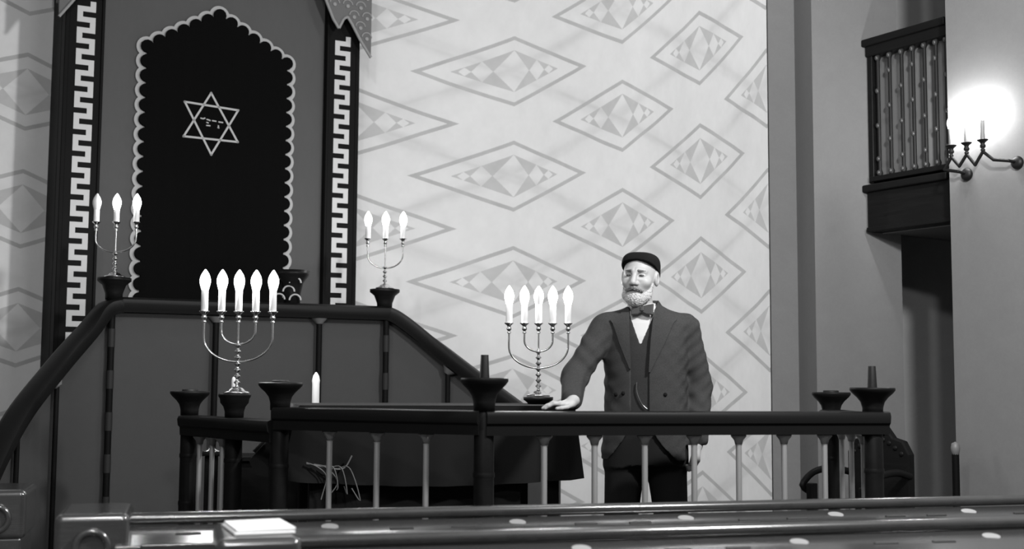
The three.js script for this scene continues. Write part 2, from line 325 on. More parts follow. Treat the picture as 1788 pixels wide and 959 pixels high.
// ---------------------------------------------------------------- parapet of the ark stairs
const hp = [[-2.671, 0.86, 6.3], [-2.671, 1.081, 6.55], [-2.657, 1.285, 6.8], [-2.589, 1.525, 7.1], [-2.518, 1.726, 7.35], [-2.45, 1.865, 7.46], [-2.37, 1.9, 7.53]];
const hr = [[-0.83, 1.9, 8.315], [-0.76, 1.87, 8.33], [-0.516, 1.69, 8.36], [-0.24, 1.48, 8.3], [0.103, 1.235, 8.17], [0.3, 1.09, 8.1]];
{
  const t = thing('stair_parapet', 'grey curved stair parapet with dark handrail below the ark', 'parapet');
  const prof = [[-0.055, -0.055], [-0.05, -0.073], [0.05, -0.073], [0.055, -0.055], [0.068, -0.02], [0.064, 0.004], [0.04, 0.018], [-0.04, 0.018], [-0.064, 0.004], [-0.068, -0.02]];
  const path = new THREE.CatmullRomCurve3(hp.map(p => V(...p)), false, 'centripetal').getPoints(40).concat(new THREE.CatmullRomCurve3(hr.map(p => V(...p)), false, 'centripetal').getPoints(30));
  obj('handrail', sweep(path, prof), M.wood, t);
  // grey infill from the platform up to the handrail, set back behind the balusters
  const P = [], idx = [];
  path.forEach((p, i) => {
    const a = path[Math.max(0, i - 1)], b = path[Math.min(path.length - 1, i + 1)];
    const dx = b.x - a.x, dz = b.z - a.z, l = Math.hypot(dx, dz) || 1, nx = dz / l, nz = -dx / l;
    for (const o of [0.035, 0.075]) for (const y of [0.3, p.y - 0.06]) P.push(p.x + nx * o, y, p.z + nz * o);
  });
  for (let i = 0; i < path.length - 1; i++) { const a = i * 4, b = a + 4; idx.push(a, b, b + 1, a, b + 1, a + 1, a + 2, a + 3, b + 3, a + 2, b + 3, b + 2, a + 1, b + 1, b + 3, a + 1, b + 3, a + 3); }
  const g = new THREE.BufferGeometry(); g.setAttribute('position', new THREE.Float32BufferAttribute(P, 3)); g.setIndex(idx);
  g.setAttribute('uv', new THREE.Float32BufferAttribute(P.filter((_, i) => i % 3 !== 2), 2));
  obj('infill_panel', toCreasedNormals(g, 0.4), M.parapetGrey, t);
  const bal = (x, d, y, r, cap, slope = 0) => {
    const b = obj('baluster', rod(V(x, 0.3, d), V(x, y, d), r), M.rodDark, t);
    if (cap) obj('baluster_cap', new THREE.CylinderGeometry(0.052, 0.02, 0.035, 16).rotateZ(slope).translate(x, y - 0.012, -d), M.capPale, b);
    return b;
  };
  bal(-1.853, 7.789, 1.81, 0.019, true); bal(-1.253, 8.094, 1.82, 0.019, true);
  bal(-2.585, 7.1, 1.40, 0.014, true, 0.8); bal(-2.664, 6.76, 1.12, 0.014, true, 0.9); bal(-0.425, 8.34, 1.5, 0.017, true, -0.65);
  for (const [x, d] of [[-2.411, 7.49], [-0.837, 8.29]]) {   // banded corner posts
    const b = bal(x, d, 1.84, 0.02, false);
    for (let k = 0; k < 6; k++) obj('band', new THREE.CylinderGeometry(0.0225, 0.0225, 0.11, 14).translate(x, 0.42 + k * 0.25, -d), M.rodBand, b);
  }
  const cup = (x, d) => obj('flared_capital', lathe([[0, 1.9], [0.05, 1.9], [0.052, 1.94], [0.07, 1.99], [0.1, 2.015], [0.1, 2.033], [0, 2.035]]).translate(x, 0, -d), M.wood, t);
  cup(-2.409, 7.506); cup(-0.851, 8.3);
  // scalloped cup on the flat of the handrail
  const c2 = obj('scalloped_cup', lathe([[0, 1.91], [0.05, 1.91], [0.055, 1.98], [0.07, 2.05], [0.105, 2.1], [0.11, 2.13], [0, 2.13]]).translate(-1.42, 0, -8.012), M.wood, t);
  const arcs = []; for (const [dx, dy, dz] of [[-0.055, 2.045, 0.04], [0.03, 2.045, 0.065], [-0.012, 1.99, 0.06], [-0.075, 1.94, 0.05], [0.03, 1.935, 0.06]]) arcs.push(new THREE.TorusGeometry(0.036, 0.006, 6, 16, Math.PI).translate(-1.42 + dx, dy, -8.012 + dz));
  obj('scallop_ornament', arcs, M.trim, c2);
}

// ---------------------------------------------------------------- candelabra
const cupProf = [[0.009, 0], [0.011, 0.006], [0.006, 0.012], [0.013, 0.02], [0.013, 0.028], [0.009, 0.034], [0.012, 0.042], [0.0245, 0.052], [0.0245, 0.056], [0.012, 0.057], [0, 0.057]];
const bulbProf = [[0.017, 0], [0.022, 0.018], [0.0275, 0.04], [0.0275, 0.058], [0.022, 0.078], [0.012, 0.096], [0.004, 0.108], [0, 0.11]];
function candle(t, x, y, z, lit, H = 0.11, k = 1, cd = BULB, wax = M.candle) {
  const c = obj('candle', lathe([[0, 0], [0.0175 * k, 0], [0.017 * k, H], [0, H]], 16).translate(x, y, z), wax, t);
  const b = obj('candle_bulb', lathe(bulbProf, 18).scale(k * 0.95, k * 0.95, k * 0.95).translate(x, y + H - 0.004, z), lit ? M.bulbOn : M.bulbOff, c);
  if (lit) {
    const l = new THREE.PointLight(0xffffff, cd, 0, 2); l.name = 'bulb_light'; l.position.set(x, y + H + 0.05, z); l.castShadow = true; l.shadow.radius = 1; t.add(l);
  }
  return b;
}
function candelabrum(label, p, turn, spans, lit, hSock, uHeights, candleH, group, cd = BULB) {
  const t = thing('candelabrum', label, 'candelabrum', p, turn, group);
  obj('base', lathe([[0, 0], [0.062, 0], [0.062, 0.008], [0.045, 0.014], [0.03, 0.026], [0.02, 0.034], [0, 0.034]]), M.silver, t);
  const prof = [[0.012, 0.03]], top = Math.max(...uHeights);
  for (let y = 0.04; y < top; y += 0.03) prof.push([0.007, y], [0.0075, y + 0.006], [0.0155, y + 0.013], [0.0155, y + 0.017], [0.0075, y + 0.024]);
  prof.push([0.006, top + 0.01], [0.0045, top + 0.02], [0.0045, hSock]);
  obj('stem', lathe(prof, 18), M.silver, t);
  spans.forEach((s, i) => {
    const u = uHeights[i], pts = [];
    for (let k = 0; k <= 20; k++) { const a = Math.PI * k / 20; pts.push(new THREE.Vector3(-s * Math.cos(a), u + (hSock - u) * 0.62 * (1 - Math.pow(Math.sin(a), 1.0)), 0)); }
    pts.unshift(new THREE.Vector3(-s, hSock + 0.004, 0)); pts.push(new THREE.Vector3(s, hSock + 0.004, 0));
    obj('branch', tube(pts, 0.0052, 64, 8), M.silver, t);
  });
  const xs = [...spans.flatMap(s => [-s, s]), 0].sort((a, b) => a - b);
  xs.forEach((x, i) => {
    obj('candle_cup', lathe(cupProf, 16).translate(x, hSock, 0), M.silver, t);
    candle(t, x, hSock + 0.055, 0, lit[i], candleH, 1, cd);
  });
  return t;
}
candelabrum('five-branched silver candelabrum standing left of the table, nearest the star curtain', [-1.333, 1.353, 6.06], 4, [0.165, 0.082], [1, 1, 1, 1, 1], 0.345, [0.155, 0.24], 0.105, 'five-branched candelabra');
candelabrum('five-branched silver candelabrum beside the standing man, its middle candle unlit', [0.143, 1.343, 6.6], 0, [0.157, 0.075], [1, 1, 0, 1, 1], 0.333, [0.15, 0.237], 0.1, 'five-branched candelabra');
candelabrum('three-branched silver candelabrum at left of the black curtain, left candle unlit', [-2.409, 2.036, 7.506], 0, [0.122], [0, 1, 1], 0.285, [0.155], 0.075, 'three-branched candelabra', 0.4);
candelabrum('three-branched silver candelabrum in front of the lozenge wall, right of the ark', [-0.851, 2.036, 8.3], 0, [0.118], [1, 1, 1], 0.285, [0.14], 0.085, 'three-branched candelabra', 0.4);

// sconce: black iron zigzag on the right wall, in its own plane
{
  const t = thing('candle_sconce', 'black iron zigzag sconce with three lit candles on the right wall', 'sconce', [2.605, 0, 7.33], -57);
  const z = 0.085, Z = [[0.13, 2.652, 0.0], [0.125, 2.66, z], [0.032, 2.684, z], [0.082, 2.752, z], [0.135, 2.69, z], [0.188, 2.752, z], [0.243, 2.682, z], [0.297, 2.752, z], [0.365, 2.694, z], [0.455, 2.676, z * 0.9], [0.464, 2.672, 0.0]];
  const bars = []; for (let i = 0; i < Z.length - 1; i++) bars.push(rod(new THREE.Vector3(...Z[i]), new THREE.Vector3(...Z[i + 1]), 0.0095, 8));
  for (const p of Z.slice(1, -1)) bars.push(new THREE.SphereGeometry(0.0095, 8, 6).translate(...p));
  obj('zigzag_arm', bars, M.iron, t);
  for (const [x, y] of [[0.13, 2.65], [0.466, 2.67]]) obj('wall_boss', new THREE.SphereGeometry(0.038, 18, 12).scale(1, 1, 0.6).translate(x, y, 0.012), M.iron, t);
  for (const [x, h] of [[0.082, 0.10], [0.188, 0.09], [0.297, 0.115]]) {
    obj('candle_cup', lathe(cupProf, 16).scale(1.25, 1.2, 1.25).translate(x, 2.755, z), M.iron, t);
    candle(t, x, 2.82, z, true, h, 0.8, SCONCE, M.backlitCandle);
  }
}

// ---------------------------------------------------------------- balustrade of the platform
const pA = [-1.657, 6.44], pB = [-1.342, 6.06], pC = [-1.05, 5.68], pD = [-0.112, 5.2], pE = [1.62, 5.6], pF = [1.675, 6.54];
const mixp = (a, b, f) => [a[0] + (b[0] - a[0]) * f, a[1] + (b[1] - a[1]) * f];
{
  const t = thing('platform_balustrade', 'dark wooden balustrade with flared post tops and thin metal spindles', 'balustrade');
  const prof = [[-0.05, -0.1], [0.05, -0.1], [0.052, -0.06], [0.062, -0.05], [0.066, -0.02], [0.06, -0.004], [0.05, 0], [-0.05, 0], [-0.06, -0.004], [-0.066, -0.02], [-0.062, -0.05], [-0.052, -0.06]];
  const rail = (a, b, y) => obj('rail', sweep([V(a[0], y, a[1]), V(b[0], y, b[1])], prof), M.wood, t);
  rail(pC, pD, 1.297); rail(pD, mixp(pD, pE, 1.03), 1.295); rail(pE, pF, 1.285); rail(pA, pC, 1.238);
  const plinth = [[-0.05, 0], [-0.05, 0.09], [0.05, 0.09], [0.05, 0]];
  for (const [a, b] of [[pA, pC], [pC, pD], [pD, pE], [pE, pF]]) obj('bottom_rail', sweep([V(a[0], 0.3, a[1]), V(b[0], 0.3, b[1])], plinth), M.wood, t);
  const post = (p, top, R, neck, kind) => {
    const o = obj('post', [lathe([[0, 0.3], [0.05, 0.3], [0.05, 0.42], [0.043, 0.44], [0.043, 0.78], [0.045, 0.785], [0.045, 0.8], [0.042, 0.805], [0.042, 1.02], [0.045, 1.025], [0.045, 1.04], [0.042, 1.045], [0.042, top - neck], [0, top - neck]], 20)].map(g => g.translate(p[0], 0, -p[1])), M.wood, t);
    const h = neck;
    obj('flared_capital', lathe([[0, top - h], [0.045, top - h], [0.046, top - h * 0.72], [0.053, top - h * 0.52], [0.068, top - h * 0.36], [R * 0.9, top - h * 0.2], [R, top - h * 0.1], [R, top - 0.004], [R * 0.97, top], [0, top]], 32).translate(p[0], 0, -p[1]), M.wood, o);
    if (kind === 'stub') obj('stub', lathe([[0.021, top], [0.0165, top + 0.096], [0, top + 0.096]], 14).translate(p[0], 0, -p[1]), M.woodMatt, o);
    else if (kind === 'disc') obj('socket_ring', lathe([[0.04, top], [0.04, top + 0.008], [0.034, top + 0.01], [0.03, top + 0.002], [0, top + 0.002]], 20).translate(p[0], 0, -p[1]), M.woodMatt, o);
  };
  post(pA, 1.362, 0.1, 0.13, 'disc'); post(pB, 1.353, 0.078, 0.12); post(pC, 1.409, 0.1, 0.125, 'disc');
  post(pD, 1.433, 0.1, 0.14, 'stub'); post(pE, 1.402, 0.1, 0.125, 'stub'); post(pF, 1.375, 0.1, 0.13, 'disc');
  const spin = (p, y) => {
    const o = obj('spindle', lathe([[0.013, 0.38], [0.013, y - 0.05], [0.016, y - 0.04]], 12).translate(p[0], 0, -p[1]), M.rodMetal, t);
    obj('spindle_cap', lathe([[0, y - 0.042], [0.016, y - 0.042], [0.02, y - 0.025], [0.034, y - 0.008], [0.034, y], [0, y]], 16).translate(p[0], 0, -p[1]), M.rodMetal, o);
  };
  for (const f of [0.262, 0.499, 0.735]) spin(mixp(pC, pD, f), 1.197);
  for (const f of [0.145, 0.269, 0.395, 0.521, 0.637, 0.757, 0.866]) spin(mixp(pD, pE, f), 1.195);
  for (const f of [0.213, 0.491, 0.734]) spin(mixp(pE, pF, f), 1.185);
  for (const f of [0.137, 0.286, 0.404]) spin(mixp(pA, pC, f), 1.138);
}

// ---------------------------------------------------------------- reading table and its cloth
const TT = [-0.98, 5.86], TA = 14;
{
  const L = 1.32, D = 0.76;
  const t = thing('reading_table', 'dark wooden reading table behind the balustrade, mostly covered by a cloth', 'table', [TT[0], 0.3, TT[1]], TA);
  obj('tabletop', rbox(L, 0.04, D, L / 2, 0.978, -D / 2), M.wood, t);
  obj('body', box(0.96, 0.62, D - 0.16, 0.6, 0.6, -D / 2), M.wood, t);
  for (const x of [0.08, L - 0.09]) for (const z of [-0.08, -D + 0.08]) obj('leg', rbox(0.075, 0.958, 0.075, x, 0.479, z), M.wood, t);
  // cloth: top sheet and four hanging sides with folds
  const c = thing('table_cloth', 'dark velvet cloth hanging over the reading table', 'cloth', [TT[0], 0.3, TT[1]], TA);
  const P = [], idx = [], y1 = 1.002, nx = 80, ring = [];
  const rim = []; const e = 0.012;
  const corners = [[-e, e], [L + e, e], [L + e, -D - e], [-e, -D - e]];
  for (let s = 0; s < 4; s++) for (let k = 0; k < nx / 2; k++) { const a = corners[s], b = corners[(s + 1) % 4], f = k / (nx / 2); rim.push([a[0] + (b[0] - a[0]) * f, a[1] + (b[1] - a[1]) * f, s, f]); }
  const drop = [0.35, 0.31, 0.3, 0.2];
  for (const [x, z, s, f] of rim) {
    const nrm = [[0, 1], [1, 0], [0, -1], [-1, 0]][s], corner = Math.min(f, 1 - f);
    const w = 0.012 * Math.sin(f * 40 + s) + 0.03 * Math.exp(-corner * 14), dr = drop[s] * 0.5 * (1 + 1) + (s === 0 ? 0.03 * Math.sin(f * 3) : 0);
    const prev = drop[(s + 3) % 4], next = drop[(s + 1) % 4];
    const dd = f < 0.5 ? dr + (Math.max(dr, prev) - dr) * Math.exp(-f * 10) : dr + (Math.max(dr, next) - dr) * Math.exp(-(1 - f) * 10);
    const out = s === 3 ? 0.17 * Math.exp(-Math.pow((f - 0.85) / 0.35, 2)) : s === 0 ? -0.0 : 0;
    for (let k = 0; k <= 6; k++) { const q = k / 6; P.push(x + nrm[0] * (w + out) * q * 1.2, y1 - dd * q - (k ? 0.004 : 0), z + nrm[1] * w * q * 1.2); }
  }
  const n = rim.length; for (let i = 0; i < n; i++) for (let k = 0; k < 6; k++) { const a = i * 7 + k, b = ((i + 1) % n) * 7 + k; idx.push(a, a + 1, b, b, a + 1, b + 1); }
  const g = new THREE.BufferGeometry(); g.setAttribute('position', new THREE.Float32BufferAttribute(P, 3)); g.setIndex(idx); g.computeVertexNormals();
  obj('hanging_sides', g, M.cloth, c);
  obj('top_sheet', box(L + 2 * e, 0.004, D + 2 * e, L / 2, y1 - 0.001, -D / 2), M.cloth, c);
  const cords = [];
  for (let k = 0; k < 5; k++) { const x = 0.06 + k * 0.035; cords.push(tube([[x - 0.04, 0.74 - k * 0.008, 0.06], [x + 0.01, 0.72, 0.075], [x + 0.05 + 0.02 * Math.sin(k * 2), 0.68 - 0.03 * k, 0.07], [x + 0.03, 0.6 - 0.03 * Math.cos(k), 0.065]], 0.0028, 20, 5)); }
  cords.push(tube([[0.02, 0.735, 0.06], [0.1, 0.72, 0.07], [0.19, 0.712, 0.07], [0.23, 0.77, 0.06]], 0.004, 20, 5));
  obj('fringe_cords', cords, M.capPale, c);
  // candle and wooden stand on the table
  const w = tag(obj('white_candle', lathe([[0, 0], [0.019, 0], [0.019, 0.1], [0.021, 0.115], [0.016, 0.14], [0.005, 0.158], [0, 0.16]], 18).translate(-1.018, 1.304, -6.5), M.candle), 'unlit white candle with pointed tip standing at the back of the table', 'candle');
  tag(obj('wooden_stand', lathe([[0, 1.304], [0.055, 1.304], [0.058, 1.31], [0.068, 1.318], [0.078, 1.325], [0.079, 1.34], [0, 1.342]], 28).translate(0.143, 0, -6.6), M.wood), 'dark flared wooden stand under the candelabrum beside the man', 'stand');
}
tag(obj('candle_stub', lathe([[0, 0], [0.012, 0], [0.012, 0.05], [0.008, 0.068], [0, 0.072]], 14).translate(-1.36, 1.364, -6.115), M.candle), 'short white candle stub close behind the left candelabrum stem', 'candle');
{
  const s = thing('short_post', 'short dark post carrying a silver candlestick behind the left spindles', 'post', [-1.585, 0.3, 6.64]);
  obj('shaft', rbox(0.06, 0.72, 0.06, 0, 0.36, 0), M.wood, s); obj('top_board', rbox(0.13, 0.02, 0.1, 0, 0.73, 0), M.wood, s);
  const c = thing('silver_candlestick', 'small silver candlestick on the short post behind the left spindles', 'candlestick', [-1.585, 1.04, 6.64]);
  obj('foot', lathe([[0, 0], [0.045, 0], [0.045, 0.006], [0.02, 0.016], [0.012, 0.03], [0.016, 0.04], [0.01, 0.05], [0.02, 0.066], [0, 0.067]]), M.silver, c);
  obj('drip_dish', lathe([[0, 0.066], [0.03, 0.07], [0.032, 0.076], [0, 0.072]]), M.silver, c);
  const b = thing('low_cabinet', 'low dark cabinet seen between the posts left of the table', 'cabinet', [-1.42, 0.3, 6.95], 10);
  obj('body', rbox(0.4, 0.68, 0.26, 0.1, 0.34, 0), M.wood, b); obj('top_board', rbox(0.46, 0.03, 0.32, 0.1, 0.695, 0), M.wood, b);
}
// armchair behind the right end of the balustrade
{
  const t = thing('carved_armchair', 'carved dark armchair behind the right end of the balustrade', 'chair', [1.93, 0.3, 6.98], -56);
  t.scale.set(0.83, 0.83, 0.83);
  obj('seat', rbox(0.5, 0.07, 0.46, 0, 0.44, 0, 0.02), M.wood, t);
  obj('backrest', extr(poly([[-0.25, 0.45], [-0.25, 0.88], [-0.2, 0.96], [-0.12, 0.98], [-0.06, 1.05], [0, 1.07], [0.06, 1.05], [0.12, 0.98], [0.2, 0.96], [0.25, 0.88], [0.25, 0.45]]), 0.04, 0.01).translate(0, 0, -0.25), M.wood, t);
  obj('crest_carving', [...Array(9)].map((_, k) => new THREE.SphereGeometry(0.018, 10, 8).scale(1, 1, 0.6).translate(-0.2 + k * 0.05, 0.88 + 0.1 * Math.cos((k - 4) * 0.38), -0.2)), M.wood, t);
  for (const s of [-1, 1]) {
    obj('armrest', tube([[s * 0.25, 0.74, -0.22], [s * 0.27, 0.77, -0.05], [s * 0.28, 0.74, 0.14], [s * 0.29, 0.66, 0.22], [s * 0.28, 0.62, 0.17]], 0.024, 24, 8), M.wood, t);
    obj('leg', rbox(0.055, 0.68, 0.055, s * 0.225, 0.34, 0.2), M.wood, t); obj('leg', rbox(0.055, 0.44, 0.055, s * 0.225, 0.22, -0.2), M.wood, t);
  }
}
{
  const t = thing('aisle_rail_post', 'thin dark rail post with pale cap beside the right wall', 'post', [2.5, 0.3, 7.05]);
  obj('shaft', rod(new THREE.Vector3(0, 0, 0), new THREE.Vector3(0, 0.74, 0), 0.02), M.rodDark, t);
  obj('cap', lathe([[0, 0.72], [0.018, 0.72], [0.026, 0.76], [0.02, 0.79], [0, 0.8]], 14), M.capPale, t);
}

// ---------------------------------------------------------------- pews
const PA = 15, TILT = 0.15;
function pew(label, origin, s0, s1, plates, slots, foot) {
  const t = thing('pew', label, 'pew', [origin[0], 0, origin[1]], PA, 'pews');
  const L = s1 - s0, c = (s0 + s1) / 2;
  obj('top_rim', new THREE.CapsuleGeometry(0.026, L + 0.1, 8, 14).rotateZ(Math.PI / 2).scale(1, 0.8, 1).translate(c - 0.05, 0.943, 0), M.pewRim, t);
  obj('back_board', rbox(L, 0.82, 0.03, c, 0.5, 0.0), M.pew, t);
  const desk = rbox(L + 0.08, 0.022, 0.26, -0.04, 0, 0.13, 0.006); desk.rotateX(TILT); desk.translate(c, 0.912, 0.015);
  const dk = obj('book_desk', desk, M.pew, t);
  obj('desk_lip', rbox(L, 0.03, 0.018, c, 0.876, 0.278), M.pewRim, t);
  obj('seat', rbox(L, 0.035, 0.3, c, 0.44, -0.22), M.pew, t);
  const onDesk = (g, x, z) => g.rotateX(TILT).translate(x, 0.912 + 0.0115 - Math.sin(TILT) * z, 0.015 + z * Math.cos(TILT));
  for (const x of plates) obj('number_plate', onDesk(new THREE.CylinderGeometry(0.03, 0.03, 0.006, 24).scale(1, 1, 0.7).rotateX(0.22).rotateY(-0.3), x, 0.085), M.plate, dk);
  for (const x of slots) obj('slot', onDesk(rbox(0.085, 0.008, 0.014, 0, 0, 0, 0.003), x, 0.125), M.slot, dk);
  const e = obj('pew_end', [rbox(0.23, 0.2, 0.4, s0 - 0.15, 0.885, 0.04, 0.025), rbox(0.2, 0.79, 0.38, s0 - 0.15, 0.395, 0.04, 0.01)], M.pew, t);
  obj('end_roundel', new THREE.TorusGeometry(0.05, 0.012, 8, 20).translate(s0 - 0.15, 0.88, 0.245), M.pew, e);
  return t;
}
const o1 = [0, 4.64], back = (n) => [Math.sin(rad(PA)) * 0.735 * n, 4.64 - Math.cos(rad(PA)) * 0.735 * n];
pew('long pew nearest the balustrade with number plates on its book desk', o1, -1.3, 2.9, [-0.675, 0.0, 0.653, 1.277, 1.868, 2.5], [-1.15, -0.43, -0.21, 0.247, 0.456, 0.891, 1.091, 1.513, 1.695, 2.09, 2.3], 0);
pew('long pew in the foreground at the bottom edge of the picture', back(1), -0.82, 2.6, [0.0, 0.73, 1.437, 2.1], [0.3, 0.5, 1.018, 1.23, 1.706, 1.9], 0);
{
  const t = thing('pew', 'dark pew end at the far left edge of the picture', 'pew', [-2.14, 0, 5.3], PA, 'pews');
  obj('pew_end', [rbox(0.23, 0.2, 0.4, 0, 0.865, 0, 0.025), rbox(0.2, 0.77, 0.38, 0, 0.385, 0, 0.01)], M.pew, t);
  obj('end_roundel', new THREE.TorusGeometry(0.05, 0.012, 8, 20).translate(0, 0.85, 0.205), M.pew, t);
}

{ // white slab added to stand for glare on the foreground pew end
  const b = back(1), a = rad(PA), s = -0.97, x = b[0] + s * Math.cos(a), d = b[1] + s * Math.sin(a);
  const t = thing('glare_slab', 'added white slab standing for glare on the end of the foreground pew', 'glare', [x, 0.985, d], PA + 6);
  obj('glare_lower', rbox(0.17, 0.008, 0.25, 0, 0.005, 0.05, 0.003), M.glare, t);
  obj('glare_upper', rbox(0.165, 0.008, 0.24, 0.004, 0.014, 0.052, 0.003).rotateZ(0.012), M.glare, t);
}
// ---------------------------------------------------------------- globes that light the hall (above the frame)
GLOBE.forEach(([x, y, d, cd], i) => {
  const t = thing('pendant_lamp', ['opal globe lamp hanging in the apse above the frame', 'opal globe lamp hanging over the front pews nearest the balustrade', 'opal globe lamp hanging over the pews near the left wall', 'unseen globe lamp added behind the camera as fill light'][i], 'lamp', [x, y, d], 0, 'opal globe lamps');
  obj('globe', new THREE.SphereGeometry(0.16, 28, 18), M.globe, t);
  obj('stem', rod(new THREE.Vector3(0, 0.15, 0), new THREE.Vector3(0, 5.6 - y, 0), 0.012), M.iron, t);
  const l = new THREE.PointLight(0xffffff, cd, 0, 2); l.name = 'globe_light'; l.castShadow = true; l.shadow.radius = 7; t.add(l);
});

// ---------------------------------------------------------------- the man
function surfaceNet(f, lo, hi, h) {   // mesh of f = 0 on a grid (naive surface nets), normals from the gradient
  const n = [0, 1, 2].map(i => Math.ceil((hi[i] - lo[i]) / h) + 1), at = (i, j, k) => (k * n[1] + j) * n[0] + i;
  const F = new Float32Array(n[0] * n[1] * n[2]);
  for (let k = 0; k < n[2]; k++) for (let j = 0; j < n[1]; j++) for (let i = 0; i < n[0]; i++) F[at(i, j, k)] = f(lo[0] + i * h, lo[1] + j * h, lo[2] + k * h);
  const id = new Int32Array(F.length).fill(-1), P = [], idx = [];
  const E = [[0, 1], [2, 3], [4, 5], [6, 7], [0, 2], [1, 3], [4, 6], [5, 7], [0, 4], [1, 5], [2, 6], [3, 7]];
  for (let k = 0; k < n[2] - 1; k++) for (let j = 0; j < n[1] - 1; j++) for (let i = 0; i < n[0] - 1; i++) {
    const c = []; let m = 0;
    for (let q = 0; q < 8; q++) { const v = F[at(i + (q & 1), j + ((q >> 1) & 1), k + (q >> 2))]; c.push(v); if (v < 0) m++; }
    if (m === 0 || m === 8) continue;
    let x = 0, y = 0, z = 0, w = 0;
    for (const [a, b] of E) if ((c[a] < 0) !== (c[b] < 0)) {
      const t = c[a] / (c[a] - c[b]);
      x += (a & 1) + t * ((b & 1) - (a & 1)); y += ((a >> 1) & 1) + t * (((b >> 1) & 1) - ((a >> 1) & 1)); z += (a >> 2) + t * ((b >> 2) - (a >> 2)); w++;
    }
    id[at(i, j, k)] = P.length / 3; P.push(lo[0] + (i + x / w) * h, lo[1] + (j + y / w) * h, lo[2] + (k + z / w) * h);
  }
  const quad = (a, b, c, d, flip) => { if (a < 0 || b < 0 || c < 0 || d < 0) return; if (flip) idx.push(a, c, b, a, d, c); else idx.push(a, b, c, a, c, d); };
  for (let k = 1; k < n[2] - 1; k++) for (let j = 1; j < n[1] - 1; j++) for (let i = 1; i < n[0] - 1; i++) {
    const v = F[at(i, j, k)] < 0;
    if (v !== (F[at(i + 1, j, k)] < 0)) quad(id[at(i, j - 1, k - 1)], id[at(i, j, k - 1)], id[at(i, j, k)], id[at(i, j - 1, k)], !v);
    if (v !== (F[at(i, j + 1, k)] < 0)) quad(id[at(i - 1, j, k - 1)], id[at(i - 1, j, k)], id[at(i, j, k)], id[at(i, j, k - 1)], !v);
    if (v !== (F[at(i, j, k + 1)] < 0)) quad(id[at(i - 1, j - 1, k)], id[at(i, j - 1, k)], id[at(i, j, k)], id[at(i - 1, j, k)], !v);
  }
  const N = new Float32Array(P.length), e = h * 0.4;
  for (let q = 0; q < P.length; q += 3) {
    const [x, y, z] = [P[q], P[q + 1], P[q + 2]];
    const a = f(x + e, y, z) - f(x - e, y, z), b = f(x, y + e, z) - f(x, y - e, z), c = f(x, y, z + e) - f(x, y, z - e), l = Math.hypot(a, b, c) || 1;
    N[q] = a / l; N[q + 1] = b / l; N[q + 2] = c / l;
  }
  const g = new THREE.BufferGeometry();
  g.setAttribute('position', new THREE.Float32BufferAttribute(P, 3)); g.setAttribute('normal', new THREE.BufferAttribute(N, 3)); g.setIndex(idx);
  const U = []; for (let q = 0; q < P.length; q += 3) U.push((P[q] + P[q + 2] * 0.6) * 2.2, P[q + 1] * 2.2);
  g.setAttribute('uv', new THREE.Float32BufferAttribute(U, 2));
  return g;
}
const smin = (a, b, k) => { const h = Math.max(k - Math.abs(a - b), 0) / k; return Math.min(a, b) - h * h * k * 0.25; };
const smax = (a, b, k) => -smin(-a, -b, k);
function cone(x, y, z, a, b, r0, r1) {   // tapered capsule
  const dx = b[0] - a[0], dy = b[1] - a[1], dz = b[2] - a[2];
  const t = Math.max(0, Math.min(1, ((x - a[0]) * dx + (y - a[1]) * dy + (z - a[2]) * dz) / (dx * dx + dy * dy + dz * dz)));
  return Math.hypot(x - a[0] - t * dx, y - a[1] - t * dy, z - a[2] - t * dz) - (r0 + (r1 - r0) * t);
}
const ell = (x, y, z, c, r) => { const p = [(x - c[0]) / r[0], (y - c[1]) / r[1], (z - c[2]) / r[2]], k0 = Math.hypot(...p), k1 = Math.hypot(p[0] / r[0], p[1] / r[1], p[2] / r[2]); return k0 < 1e-6 ? -Math.min(...r) : k0 * (k0 - 1) / k1; };
